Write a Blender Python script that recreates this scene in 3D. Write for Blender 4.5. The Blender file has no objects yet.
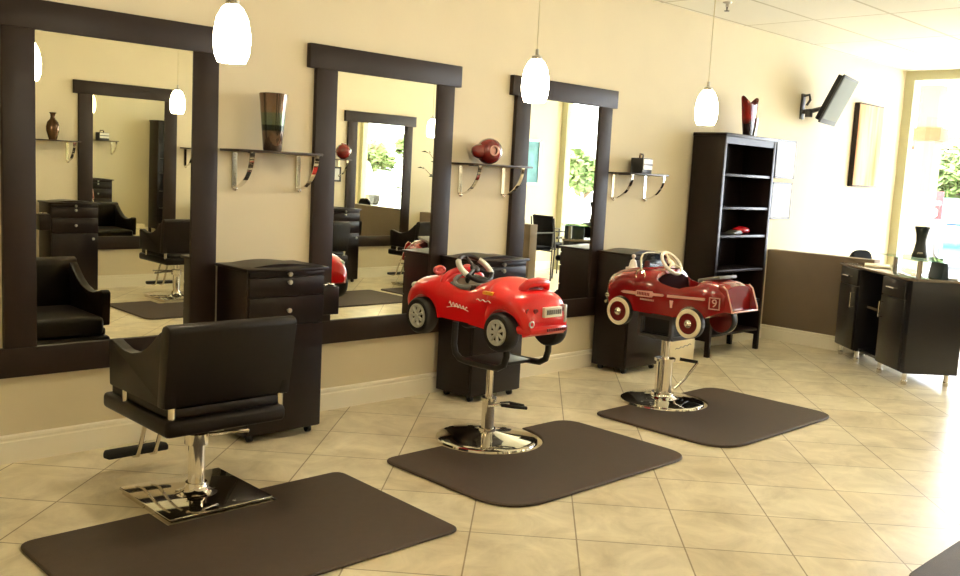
import bpy, bmesh, math, random
from mathutils import Vector, Matrix
random.seed(7)
scene = bpy.context.scene
col = scene.collection
PI = math.pi

# ------------------------------------------------------------------ materials
def lin(c):
    return tuple(((v / 12.92) if v <= 0.04045 else ((v + 0.055) / 1.055) ** 2.4) for v in [x / 255.0 for x in c])

def mat(name, rgb, rough=0.5, metal=0.0, noise=0.0, nscale=8.0, emit=None, estr=0.0, trans=0.0, coat=0.0, bump=0.0, bscale=60.0, spec=None):
    m = bpy.data.materials.new(name); m.use_nodes = True
    nt = m.node_tree; b = nt.nodes['Principled BSDF']
    c = lin(rgb)
    b.inputs['Base Color'].default_value = (*c, 1)
    b.inputs['Roughness'].default_value = rough
    b.inputs['Metallic'].default_value = metal
    if spec is not None: b.inputs['Specular IOR Level'].default_value = spec
    if trans: b.inputs['Transmission Weight'].default_value = trans
    if coat: b.inputs['Coat Weight'].default_value = coat; b.inputs['Coat Roughness'].default_value = 0.05
    if emit:
        b.inputs['Emission Color'].default_value = (*lin(emit), 1); b.inputs['Emission Strength'].default_value = estr
    if noise or bump:
        tc = nt.nodes.new('ShaderNodeTexCoord')
    if noise:
        n = nt.nodes.new('ShaderNodeTexNoise'); n.inputs['Scale'].default_value = nscale; n.inputs['Detail'].default_value = 4
        nt.links.new(tc.outputs['Object'], n.inputs['Vector'])
        r = nt.nodes.new('ShaderNodeValToRGB')
        r.color_ramp.elements[0].position = .3; r.color_ramp.elements[1].position = .7
        r.color_ramp.elements[0].color = (*[v * (1 - noise) for v in c], 1)
        r.color_ramp.elements[1].color = (*[min(1, v * (1 + noise)) for v in c], 1)
        nt.links.new(n.outputs['Fac'], r.inputs['Fac']); nt.links.new(r.outputs['Color'], b.inputs['Base Color'])
    if bump:
        n2 = nt.nodes.new('ShaderNodeTexNoise'); n2.inputs['Scale'].default_value = bscale
        nt.links.new(tc.outputs['Object'], n2.inputs['Vector'])
        bp = nt.nodes.new('ShaderNodeBump'); bp.inputs['Strength'].default_value = bump; bp.inputs['Distance'].default_value = .004
        nt.links.new(n2.outputs['Fac'], bp.inputs['Height']); nt.links.new(bp.outputs['Normal'], b.inputs['Normal'])
    return m

M = {}
M['wall'] = mat('wall_paint', (226, 214, 184), .85, noise=.02, nscale=2.5)
M['taupe'] = mat('taupe_paint', (122, 106, 88), .7, noise=.03)
M['base'] = mat('baseboard_paint', (250, 244, 226), .4)
M['espresso'] = mat('espresso_wood', (40, 26, 18), .5, noise=.12, nscale=14, spec=.35)
M['cab'] = mat('dark_laminate', (24, 12, 9), .36, noise=.1, nscale=10, spec=.3)
M['desk'] = mat('blackened_laminate', (32, 30, 34), .3, noise=.08, nscale=9)
M['desktop'] = mat('desk_top_gloss', (120, 108, 96), .12)
M['mirror'] = mat('mirror_silver', (240, 240, 226), 0.0, 1.0)
M['chrome'] = mat('chrome', (225, 220, 210), .07, 1.0)
M['steel'] = mat('brushed_steel', (190, 188, 180), .28, 1.0)
M['leather'] = mat('black_vinyl', (20, 11, 7), .4, bump=.12, bscale=220, spec=.3)
M['blk'] = mat('black_plastic', (22, 20, 20), .4)
M['rubber'] = mat('black_rubber', (18, 17, 17), .7)
M['mat'] = mat('mat_foam', (70, 55, 42), .62, noise=.08, nscale=30, bump=.25, bscale=300)
M['red'] = mat('bright_red_plastic', (228, 16, 22), .28, coat=.5)
M['maroon'] = mat('deep_red_enamel', (140, 14, 18), .2, coat=.8)
M['dkred'] = mat('dark_red_plastic', (120, 14, 16), .35)
M['rim'] = mat('wheel_red', (112, 14, 14), .3, coat=.4)
M['white'] = mat('white_enamel', (240, 234, 222), .35)
M['paper'] = mat('paper', (245, 243, 238), .9, spec=.1)
M['cream'] = mat('cream_card', (246, 234, 204), .8)
M['tyre'] = mat('tyre_black', (24, 21, 20), .55)
M['grey'] = mat('grey_plastic', (120, 118, 116), .45)
M['dkgrey'] = mat('dark_grey_steel', (88, 86, 86), .4, .4)
M['silverpl'] = mat('silver_plastic', (205, 205, 200), .3, .5)
M['pinkmir'] = mat('pinkish_trim', (214, 96, 92), .3)
M['yellow'] = mat('yellow_sticker', (240, 160, 40), .5)
M['pinktrim'] = mat('pale_pink_trim', (232, 180, 165), .4)
M['redglass'] = mat('dark_red_glass', (118, 22, 18), .08, coat=1.0, noise=.5, nscale=14)
M['bronze'] = mat('bronze_ceramic', (96, 66, 38), .2, .4, noise=.5, nscale=12)
M['shade'] = mat('lit_opal_glass', (255, 248, 232), .3, emit=(255, 243, 214), estr=27)
M['cord'] = mat('pale_cord', (225, 215, 180), .5)
M['ceil'] = None
M['green'] = mat('leaf_green', (84, 104, 50), .6, noise=.4, nscale=3)
M['palm'] = mat('palm_green', (58, 62, 34), .5, noise=.3, nscale=9)
M['bark'] = mat('bark', (96, 78, 60), .9, noise=.2)
M['ped'] = mat('pavement_concrete', (205, 205, 200), .8, noise=.05, nscale=.8)
M['stucco'] = mat('cream_stucco', (236, 222, 190), .85, noise=.03)
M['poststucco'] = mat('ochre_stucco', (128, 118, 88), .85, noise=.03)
M['terra'] = mat('terracotta_tile', (168, 78, 44), .8, noise=.1, nscale=2)
M['bluecar'] = mat('blue_car_paint', (34, 66, 98), .2, coat=1)
M['whitecar'] = mat('white_car_paint', (235, 238, 240), .2, coat=1)
M['carglass'] = mat('car_glass', (40, 60, 72), .05)
M['maroonsign'] = mat('maroon_sign', (98, 12, 18), .6)
M['clearshelf'] = mat('shelf_dark', (58, 42, 30), .3)
M['cloth'] = mat('black_cloth', (12, 12, 13), .95, spec=.1)
M['frost'] = mat('pot_ceramic', (150, 150, 140), .4)

def glass(name, tint=(255, 255, 255), rough=0.0):
    m = bpy.data.materials.new(name); m.use_nodes = True; nt = m.node_tree
    for n in list(nt.nodes): nt.nodes.remove(n)
    o = nt.nodes.new('ShaderNodeOutputMaterial'); mix = nt.nodes.new('ShaderNodeMixShader')
    t = nt.nodes.new('ShaderNodeBsdfTransparent'); g = nt.nodes.new('ShaderNodeBsdfGlossy')
    fr = nt.nodes.new('ShaderNodeFresnel'); fr.inputs['IOR'].default_value = 1.45
    ge = nt.nodes.new('ShaderNodeNewGeometry'); mr = nt.nodes.new('ShaderNodeMapRange')
    mr.inputs['To Min'].default_value = 1.45; mr.inputs['To Max'].default_value = 1/1.45
    nt.links.new(ge.outputs['Backfacing'], mr.inputs['Value']); nt.links.new(mr.outputs[0], fr.inputs['IOR'])
    t.inputs['Color'].default_value = (*lin(tint), 1); g.inputs['Roughness'].default_value = rough
    nt.links.new(fr.outputs[0], mix.inputs[0]); nt.links.new(t.outputs[0], mix.inputs[1]); nt.links.new(g.outputs[0], mix.inputs[2])
    nt.links.new(mix.outputs[0], o.inputs[0])
    return m
M['glass'] = glass('window_glass')
M['tint'] = glass('smoked_screen', (170, 175, 178))
M['plate'] = glass('green_tinted_glass', (215, 235, 228))

def floor_mat_():
    m = bpy.data.materials.new('travertine_tile'); m.use_nodes = True; nt = m.node_tree; b = nt.nodes['Principled BSDF']
    N = nt.nodes.new; L = nt.links.new
    tc = N('ShaderNodeTexCoord'); mp = N('ShaderNodeMapping'); mp.vector_type = 'POINT'
    ang = math.radians(-42.5)
    mp.inputs['Rotation'].default_value = (0, 0, ang)
    L(tc.outputs['Object'], mp.inputs['Vector'])
    # grid phase: a grout crossing passes through world point PX
    px, py = 4.296, -1.910
    rx = px * math.cos(ang) - py * math.sin(ang); ry = px * math.sin(ang) + py * math.cos(ang)
    tl = N('ShaderNodeTexBrick')
    S = .423
    mp.inputs['Location'].default_value = (-rx + S * 40, -ry + S * 40, 0)
    tl.offset = 0; tl.squash = 1
    tl.inputs['Scale'].default_value = 1; tl.inputs['Brick Width'].default_value = S; tl.inputs['Row Height'].default_value = S
    tl.inputs['Mortar Size'].default_value = .0036; tl.inputs['Mortar Smooth'].default_value = .3; tl.inputs['Bias'].default_value = 0
    tl.inputs['Color1'].default_value = (*lin((246, 238, 212)), 1); tl.inputs['Color2'].default_value = (*lin((236, 224, 194)), 1)
    tl.inputs['Mortar'].default_value = (*lin((170, 152, 116)), 1)
    L(mp.outputs[0], tl.inputs['Vector'])
    n = N('ShaderNodeTexNoise'); n.inputs['Scale'].default_value = 4.0; n.inputs['Detail'].default_value = 9; n.inputs['Roughness'].default_value = .66; n.inputs['Distortion'].default_value = .8
    L(tc.outputs['Object'], n.inputs['Vector'])
    r = N('ShaderNodeValToRGB'); r.color_ramp.elements[0].position = .3; r.color_ramp.elements[0].color = (.70, .66, .58, 1)
    r.color_ramp.elements[1].position = .68; r.color_ramp.elements[1].color = (1.06, 1.05, 1.03, 1)
    L(n.outputs['Fac'], r.inputs['Fac'])
    mx = N('ShaderNodeMix'); mx.data_type = 'RGBA'; mx.blend_type = 'MULTIPLY'; mx.inputs[0].default_value = 1
    L(tl.outputs['Color'], mx.inputs[6]); L(r.outputs['Color'], mx.inputs[7]); L(mx.outputs[2], b.inputs['Base Color'])
    b.inputs['Roughness'].default_value = .33
    b.inputs['Specular IOR Level'].default_value = .4
    bp = N('ShaderNodeBump'); bp.inputs['Strength'].default_value = .25; bp.inputs['Distance'].default_value = .003; bp.invert = True
    L(tl.outputs['Fac'], bp.inputs['Height']); L(bp.outputs[0], b.inputs['Normal'])
    return m
def ceil_mat_():
    m = bpy.data.materials.new('ceiling_tile'); m.use_nodes = True; nt = m.node_tree; b = nt.nodes['Principled BSDF']
    N = nt.nodes.new; L = nt.links.new
    tc = N('ShaderNodeTexCoord'); tl = N('ShaderNodeTexBrick'); tl.offset = 0
    tl.inputs['Scale'].default_value = 1; tl.inputs['Brick Width'].default_value = 1.22; tl.inputs['Row Height'].default_value = .61
    tl.inputs['Mortar Size'].default_value = .012; tl.inputs['Color1'].default_value = (*lin((244, 241, 226)), 1); tl.inputs['Color2'].default_value = (*lin((240, 237, 222)), 1)
    tl.inputs['Mortar'].default_value = (*lin((206, 200, 178)), 1)
    L(tc.outputs['Object'], tl.inputs['Vector']); L(tl.outputs['Color'], b.inputs['Base Color']); b.inputs['Roughness'].default_value = .9
    return m
M['cockpit'] = mat('cockpit_grey', (120, 104, 86), .5)
M['floor'] = floor_mat_(); M['ceil'] = ceil_mat_()

def stripes_mat(name, stops, axis='Z', rough=.15, metal=.0):
    """colour bands along one object axis; stops = [(pos, rgb)...] in metres"""
    m = bpy.data.materials.new(name); m.use_nodes = True; nt = m.node_tree; b = nt.nodes['Principled BSDF']
    tc = nt.nodes.new('ShaderNodeTexCoord'); sx = nt.nodes.new('ShaderNodeSeparateXYZ'); mr = nt.nodes.new('ShaderNodeMapRange')
    nt.links.new(tc.outputs['Object'], sx.inputs[0]); nt.links.new(sx.outputs[axis], mr.inputs['Value'])
    lo, hi = stops[0][0], stops[-1][0]
    mr.inputs['From Min'].default_value = lo; mr.inputs['From Max'].default_value = hi
    r = nt.nodes.new('ShaderNodeValToRGB'); cr = r.color_ramp
    while len(cr.elements) < len(stops): cr.elements.new(.5)
    for e, (p, c) in zip(cr.elements, stops):
        e.position = (p - lo) / (hi - lo)
    for e, (p, c) in zip(cr.elements, stops):
        e.color = (*lin(c), 1)
    nt.links.new(mr.outputs[0], r.inputs['Fac']); nt.links.new(r.outputs[0], b.inputs['Base Color'])
    b.inputs['Roughness'].default_value = rough; b.inputs['Metallic'].default_value = metal
    return m

# ------------------------------------------------------------------ mesh helper
class MB:
    def __init__(self): self.bm = bmesh.new()
    def _merge(self, tmp, mtx=None):
        if mtx is not None: bmesh.ops.transform(tmp, matrix=mtx, verts=tmp.verts)
        me = bpy.data.meshes.new('tmp'); tmp.to_mesh(me); tmp.free(); self.bm.from_mesh(me); bpy.data.meshes.remove(me)
        return self
    def box(self, x0, x1, y0, y1, z0, z1, bev=0, seg=2, mtx=None):
        t = bmesh.new(); bmesh.ops.create_cube(t, size=1)
        bmesh.ops.transform(t, matrix=Matrix.Translation(((x0+x1)/2, (y0+y1)/2, (z0+z1)/2)) @ Matrix.Diagonal((x1-x0, y1-y0, z1-z0, 1)), verts=t.verts)
        if bev: bmesh.ops.bevel(t, geom=t.edges[:], offset=bev, segments=seg, profile=.5, affect='EDGES')
        return self._merge(t, mtx)
    def prism(self, pts, axis, a, b, bev=0, seg=2, mtx=None):
        """polygon pts extruded along axis from a to b. axis x: pts=(y,z); y: (x,z); z: (x,y)"""
        t = bmesh.new()
        f = {'x': lambda p, h: (h, p[0], p[1]), 'y': lambda p, h: (p[0], h, p[1]), 'z': lambda p, h: (p[0], p[1], h)}[axis]
        A = [t.verts.new(f(p, a)) for p in pts]; B = [t.verts.new(f(p, b)) for p in pts]
        t.faces.new(A); t.faces.new(B[::-1]); n = len(pts)
        for i in range(n): t.faces.new((A[i], B[i], B[(i+1) % n], A[(i+1) % n]))
        bmesh.ops.recalc_face_normals(t, faces=t.faces[:])
        if bev: bmesh.ops.bevel(t, geom=t.edges[:], offset=bev, segments=seg, profile=.5, affect='EDGES', clamp_overlap=True)
        return self._merge(t, mtx)
    def lathe(self, prof, c=(0, 0, 0), n=32, mtx=None, closed=False):
        """prof = [(r,z)...] revolved about z through c"""
        t = bmesh.new(); rings = []
        for r, z in prof:
            if r < 1e-6: rings.append([t.verts.new((0, 0, z))])
            else: rings.append([t.verts.new((r*math.cos(2*PI*k/n), r*math.sin(2*PI*k/n), z)) for k in range(n)])
        pairs = list(zip(rings, rings[1:])) + ([(rings[-1], rings[0])] if closed else [])
        for A, B in pairs:
            for k in range(n):
                q = [A[k % len(A)], A[(k+1) % len(A)] if len(A) > 1 else None, B[(k+1) % len(B)] if len(B) > 1 else None, B[k % len(B)]]
                q = [v for v in q if v is not None]
                if len(set(q)) >= 3:
                    try: t.faces.new(q)
                    except ValueError: pass
        bmesh.ops.recalc_face_normals(t, faces=t.faces[:])
        mm = Matrix.Translation(c)
        if mtx is not None: mm = mm @ mtx
        return self._merge(t, mm)
    def cyl(self, p, q, r, r2=None, n=20):
        p, q = Vector(p), Vector(q); d = q - p; L = d.length
        rot = d.to_track_quat('Z', 'Y').to_matrix().to_4x4(); r2 = r if r2 is None else r2
        return self.lathe([(0, 0), (r, 0), (r2, L), (0, L)], p, n, rot)
    def tube(self, pts, r, n=10, closed=False, flat=None):
        """round tube along points; flat=(w,t) makes a strap instead"""
        pts = [Vector(p) for p in pts]; t = bmesh.new(); rings = []; N = len(pts)
        up = None
        for i, p in enumerate(pts):
            a = pts[i-1] if (i > 0 or closed) else p
            b = pts[(i+1) % N] if (i < N-1 or closed) else p
            d = (b - a).normalized()
            if up is None:
                up = Vector((1, 0, 0)) if abs(d.x) < .8 else Vector((0, 1, 0))
            up = (up - d * up.dot(d)).normalized(); sd = d.cross(up)
            if flat:
                w, h = flat; cs = [(-w/2, -h/2), (w/2, -h/2), (w/2, h/2), (-w/2, h/2)]
                rings.append([t.verts.new(p + up*x + sd*y) for x, y in cs])
            else:
                rr = r[i] if isinstance(r, (list, tuple)) else r
                rings.append([t.verts.new(p + up*rr*math.cos(2*PI*k/n) + sd*rr*math.sin(2*PI*k/n)) for k in range(n)])
        m = len(rings[0])
        rng = range(N if closed else N-1)
        for i in rng:
            A, B = rings[i], rings[(i+1) % N]
            for k in range(m): t.faces.new((A[k], A[(k+1) % m], B[(k+1) % m], B[k]))
        if not closed: t.faces.new(rings[0][::-1]); t.faces.new(rings[-1])
        bmesh.ops.recalc_face_normals(t, faces=t.faces[:])
        return self._merge(t)
    def torus(self, c, R, r, rot=None, n=32, k=10, sy=1.0):
        rot = rot or Matrix.Identity(3)
        return self.tube([Vector(c) + rot @ Vector((R*math.cos(2*PI*i/n), R*sy*math.sin(2*PI*i/n), 0)) for i in range(n)], r, k, closed=True)
    def ball(self, c, r, sx=1, sy=1, sz=1, u=20, v=12, mtx=None):
        t = bmesh.new(); bmesh.ops.create_uvsphere(t, u_segments=u, v_segments=v, radius=r)
        mm = Matrix.Translation(c)
        if mtx is not None: mm = mm @ mtx
        return self._merge(t, mm @ Matrix.Diagonal((sx, sy, sz, 1)))
    def face(self, pts):
        self.bm.faces.new([self.bm.verts.new(p) for p in pts]); return self
    def build(self, name, m, parent=None, loc=None, sharp=38):
        me = bpy.data.meshes.new(name); 
        o = bpy.data.objects.new(name, me); col.objects.link(o)
        off = Vector((0, 0, 0))
        if parent is not None:
            r = parent
            while r.parent: r = r.parent
            off = Vector(r['_loc']) if '_loc' in r else r.location.copy()
            o.parent = parent
        elif loc is not None:
            off = Vector(loc); o.location = off
        bmesh.ops.translate(self.bm, vec=-off, verts=self.bm.verts)
        self.bm.to_mesh(me); self.bm.free()
        for mm in (m if isinstance(m, (list, tuple)) else [m]): me.materials.append(mm)
        for p in me.polygons: p.use_smooth = True
        me.set_sharp_from_angle(angle=math.radians(sharp))
        return o

def tag(o, label=None, cat=None, group=None, kind=None):
    if label: o['label'] = label
    if cat: o['category'] = cat
    if group: o['group'] = group
    if kind: o['kind'] = kind
    return o
def thing(name, loc, label, cat, group=None):
    o = bpy.data.objects.new(name, None); col.objects.link(o); o.location = loc; o.empty_display_size = .05
    return tag(o, label, cat, group)
def struct(name, mb, m, parent=None):
    o = mb.build(name, m, parent); o['kind'] = 'structure'; return o
def kids(o): return [c for c in bpy.data.objects if c.parent == o]
def dup(o, loc=None, rz=None, label=None, group=None, parent=None):
    c = o.copy(); col.objects.link(c)
    if parent is not None: c.parent = parent
    if loc is not None: c.location = loc
    if rz is not None: c.rotation_euler = (0, 0, rz)
    if label: c['label'] = label
    if group: c['group'] = group
    for k in kids(o): dup(k, parent=c)
    return c
def text_mesh(name, body, size, m, parent, mtx, depth=.001):
    cu = bpy.data.curves.new('txt', 'FONT'); cu.body = body; cu.size = size; cu.extrude = depth; cu.align_x = 'CENTER'; cu.align_y = 'CENTER'
    to = bpy.data.objects.new('txt', cu); col.objects.link(to)
    dg = bpy.context.evaluated_depsgraph_get(); me = bpy.data.meshes.new_from_object(to.evaluated_get(dg))
    bpy.data.objects.remove(to); bpy.data.curves.remove(cu)
    me.transform(mtx); r = parent
    while r.parent: r = r.parent
    me.transform(Matrix.Translation(-r.location))
    me.materials.clear(); me.materials.append(m)
    o = bpy.data.objects.new(name, me); col.objects.link(o); o.parent = parent
    return o

# ------------------------------------------------------------------ camera (solved from the photograph)
cam = bpy.data.cameras.new('camera'); co = bpy.data.objects.new('camera', cam); col.objects.link(co)
F_PX, DIST, H, YAW, PITCH, ROLL = 933.9, 4.3767, 1.42, .7743, .1230, .0518
cy_, sy_ = math.cos(YAW), math.sin(YAW); cp, sp = math.cos(PITCH), math.sin(PITCH)
F = Vector((sy_*cp, cy_*cp, -sp)); Rt = Vector((cy_, -sy_, 0)); U = Rt.cross(F)
c_, s_ = math.cos(ROLL), math.sin(ROLL)
R1 = c_*Rt + s_*U; U1 = -s_*Rt + c_*U
mw = Matrix.Identity(4)
for i in range(3): mw[i][0] = R1[i]; mw[i][1] = U1[i]; mw[i][2] = -F[i]
mw[0][3], mw[1][3], mw[2][3] = 0, -DIST, H
co.matrix_world = mw
cam.sensor_width = 36; cam.lens = F_PX / 960 * 36; cam.clip_start = .02
scene.camera = co

# ------------------------------------------------------------------ room shell
XF, XB, YL, YR, ZC = 10.83, -1.8, .03, -5.07, 2.787
struct('floor', MB().box(XB, XF+.05, YR, YL, -.06, 0), M['floor'])
struct('ceiling', MB().box(XB-.1, XF+.2, YR-.1, YL+.1, ZC, ZC+.08), M['ceil'])
struct('wall_left', MB().box(XB-.1, XF+.12, YL, YL+.12, -.06, ZC), M['wall'])
struct('wall_right', MB().box(XB-.1, XF+.12, YR-.12, YR, -.06, ZC), M['wall'])
struct('wall_back', MB().box(XB-.12, XB, YR, YL, -.06, ZC), M['wall'])
def baseboard(name, x0, x1, y, sgn):
    """profiled skirting along x; sgn = side it projects to"""
    p = [(0, 0), (.016, 0), (.016, .098), (.011, .103), (.011, .110), (.014, .113), (.012, .124), (.004, .130), (0, .130)]
    return struct(name, MB().prism([(y + sgn*a, b) for a, b in p], 'x', x0, x1), M['base'])
baseboard('baseboard_left', XB, XF, YL, -1)
baseboard('baseboard_right', XB, XF, YR, 1)
# half-height partitions between salon and waiting area
def partition(name, bname, y0, y1):
    struct(name, MB().box(8.075, 8.20, y0, y1, 0, .842, .004), M['taupe'])
    p = [(0, 0), (.016, 0), (.016, .098), (.011, .103), (.011, .110), (.014, .113), (.012, .124), (.004, .130), (0, .130)]
    struct(bname, MB().prism([(8.075 - a, b) for a, b in p], 'y', y0, y1), M['base'])
partition('wall_partition_left', 'baseboard_partition_left', -.98, YL)
partition('wall_partition_right', 'baseboard_partition_right', YR, -3.06)
# storefront window
jm = mat('window_jamb_paint', (184, 180, 146), .6)
w = MB()
w.box(XF-.02, XF+.10, YR, YR+.11, 0, ZC).box(XF-.02, XF+.10, YL-.10, YL, 0, ZC)
w.box(XF-.02, XF+.10, YR+.11, YL-.10, ZC-.10, ZC).box(XF-.02, XF+.10, YR+.11, YL-.10, -.06, .08)
w.box(XF+.0, XF+.07, -2.58, -2.52, .08, ZC-.1)
win = struct('window_1', w, jm)
g1 = MB().box(XF+.03, XF+.038, YR+.1, YL-.09, .07, ZC-.09).build('window_glass', M['glass'], win); g1['kind'] = 'structure'

# ------------------------------------------------------------------ wall mirrors
HW, OW, IW = .5603, .5105, .3722
def make_mirror(x, label):
    t = thing('wall_mirror', (x, .03, .40), label, 'mirror', None)
    MB().box(x-OW, x-IW, 0, .03, .532, 1.939, .002).build('frame_stile', M['espresso'], t)
    MB().box(x+IW, x+OW, 0, .03, .532, 1.939, .002).build('frame_stile', M['espresso'], t)
    MB().box(x-HW, x+HW, -.006, .03, 1.9387, 2.068, .003).build('frame_header', M['espresso'], t)
    MB().box(x-HW, x+HW, -.004, .03, .3994, .532, .002).build('frame_bottom_rail', M['espresso'], t)
    MB().box(x-IW-.005, x+IW+.005, .013, .028, .527, 1.944).build('mirror_glass', M['mirror'], t)
    return t
XA = [1.8595, 3.4657, 5.0473]
XBm = [2.50, 4.12, 5.74, 7.36]
mir = make_mirror(XA[0], 'large dark framed wall mirror behind the nearest black styling chair')
dup(mir, (XA[1], .03, .40), 0, 'dark framed wall mirror behind the bright red toy car')
dup(mir, (XA[2], .03, .40), 0, 'dark framed wall mirror behind the deep red fire engine car')
# the two nearer mirrors hang very slightly out of plumb in their frames
for m_, tl_ in ((mir, .0046), ([o for o in bpy.data.objects if o.name == 'wall_mirror.001'][0], .0018)):
    for k_ in kids(m_):
        if k_.name.startswith('mirror_glass'): k_.rotation_euler = (tl_, 0, 0)
lbM = ['dark framed mirror on the opposite wall nearest the camera, beside the bronze vase shelf', 'dark framed mirror on the opposite wall reflected in the largest mirror',
       'dark framed mirror on the opposite wall beside the shelf with the round red vase', 'dark framed mirror on the opposite wall next to the potted palm']
for x, l in zip(XBm, lbM): dup(mir, (x, YR, .40), PI, l)

# ------------------------------------------------------------------ shelves with curled chrome brackets
def make_shelf(x0, x1, brs, label):
    xc = (x0+x1)/2
    t = thing('wall_shelf', (xc, .03, 1.47), label, 'shelf', None)
    MB().box(x0, x1, -.17, .03, 1.463, 1.475, .002).build('shelf_board', M['clearshelf'], t)
    for bx in brs:
        b = MB().box(bx-.014, bx+.014, .022, .03, 1.275, 1.463).box(bx-.014, bx+.014, -.155, .022, 1.457, 1.463)
        pts = []
        for k in range(15):
            a = k/14*PI/2
            pts.append((bx, .012-.165*math.sin(a)**1.15, 1.278 + .182*(1-math.cos(a))))
        b.tube(pts, 0, flat=(.026, .005))
        b.ball((bx, .014, 1.272), .014, u=12, v=8)
        b.build('bracket', M['chrome'], t)
    return t
shA = make_shelf(2.395, 2.895, (2.478, 2.866), 'dark wall shelf holding the tall tapered glass vase')
make_shelf(4.0, 4.545, (4.077, 4.467), 'dark wall shelf holding the round dark red glass vase')
make_shelf(5.58, 6.09, (5.65, 6.053), 'dark wall shelf holding the small white-fronted box')
shB = make_shelf(3.07, 3.57, (3.13, 3.51), 'dark shelf on the opposite wall holding the bronze vase')
shB.location = (3.32, YR, 1.47); shB.rotation_euler = (0, 0, PI)
dup(shB, (4.93, YR, 1.47), PI, 'empty dark shelf on the opposite wall between two mirrors')
dup(shB, (6.55, YR, 1.47), PI, 'dark shelf on the opposite wall holding a round red vase')

# ------------------------------------------------------------------ drawer cabinets
def make_cabinet(x0, label, holder=True):
    x1, y0 = x0+.45, -.335; xc = (x0+x1)/2
    t = thing('station_cabinet', (xc, -.16, 0), label, 'cabinet', None)
    MB().box(x0, x1, y0+.018, -.02, .036, .875, .003).build('body', M['cab'], t)
    n = 14
    out = [(x0-.012, -.012)] + [(x0-.012 + (x1-x0+.03)*k/n, y0-.008-.03*math.sin(PI*k/n)) for k in range(n+1)] + [(x1+.012, -.012)]
    b = MB().prism(out, 'z', .875, .891, .003)
    b.prism([(x0+.03+(x1-x0-.06)*k/n, .888+.018*math.sin(PI*k/n)) for k in range(n+1)], 'y', y0+.05, -.04)
    b.build('top', M['cab'], t)
    def front(nm, z0, z1, kx, kz):
        d = MB().box(x0+.006, x1-.006, y0, y0+.02, z0, z1, .003).build(nm, M['cab'], t)
        k = MB().lathe([(0, 0), (.005, 0), (.005, .012), (.012, .018), (.013, .024), (.008, .03), (0, .031)], (kx, y0, kz), 16, Matrix.Rotation(PI/2, 4, 'X'))
        k.build('knob', M['silverpl'], d)
    front('drawer', .847, .873, xc, .861); front('drawer', .747, .842, xc, .82); front('drawer', .60, .742, xc, .675)
    front('door', .045, .595, x0+.06, .545)
    for cx, cyy in ((x0+.05, y0+.05), (x1-.05, y0+.05), (x0+.05, -.07), (x1-.05, -.07)):
        MB().cyl((cx-.012, cyy, .019), (cx+.012, cyy, .019), .019).box(cx-.009, cx+.009, cyy-.012, cyy+.012, .02, .04).build('castor', M['blk'], t)
    if holder:
        h = MB().box(x1, x1+.10, -.325, -.235, .63, .78, .004).build('tool_holder', M['cab'], t)
        MB().torus((x1+.027, -.28, .787), .019, .005).torus((x1+.072, -.28, .787), .019, .005).build('ring', M['chrome'], h)
    return t
cabA = make_cabinet(2.366, 'dark drawer cabinet beside the black styling chair, under the shelf with the tapered glass vase')
make_cabinet(3.912, 'dark drawer cabinet directly behind the bright red toy car', False)
cab3 = make_cabinet(5.475, 'dark drawer cabinet behind the deep red fire engine car', False)
cb = dup(cabA, (3.45, YR+.19, 0), PI, 'dark drawer cabinet on the opposite wall under the bronze vase')
dup(cabA, (5.07, YR+.19, 0), PI, 'dark drawer cabinet on the opposite wall under the empty shelf')
dup(cabA, (6.60, YR+.19, 0), PI, 'dark drawer cabinet on the opposite wall under the round red vase')

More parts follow.
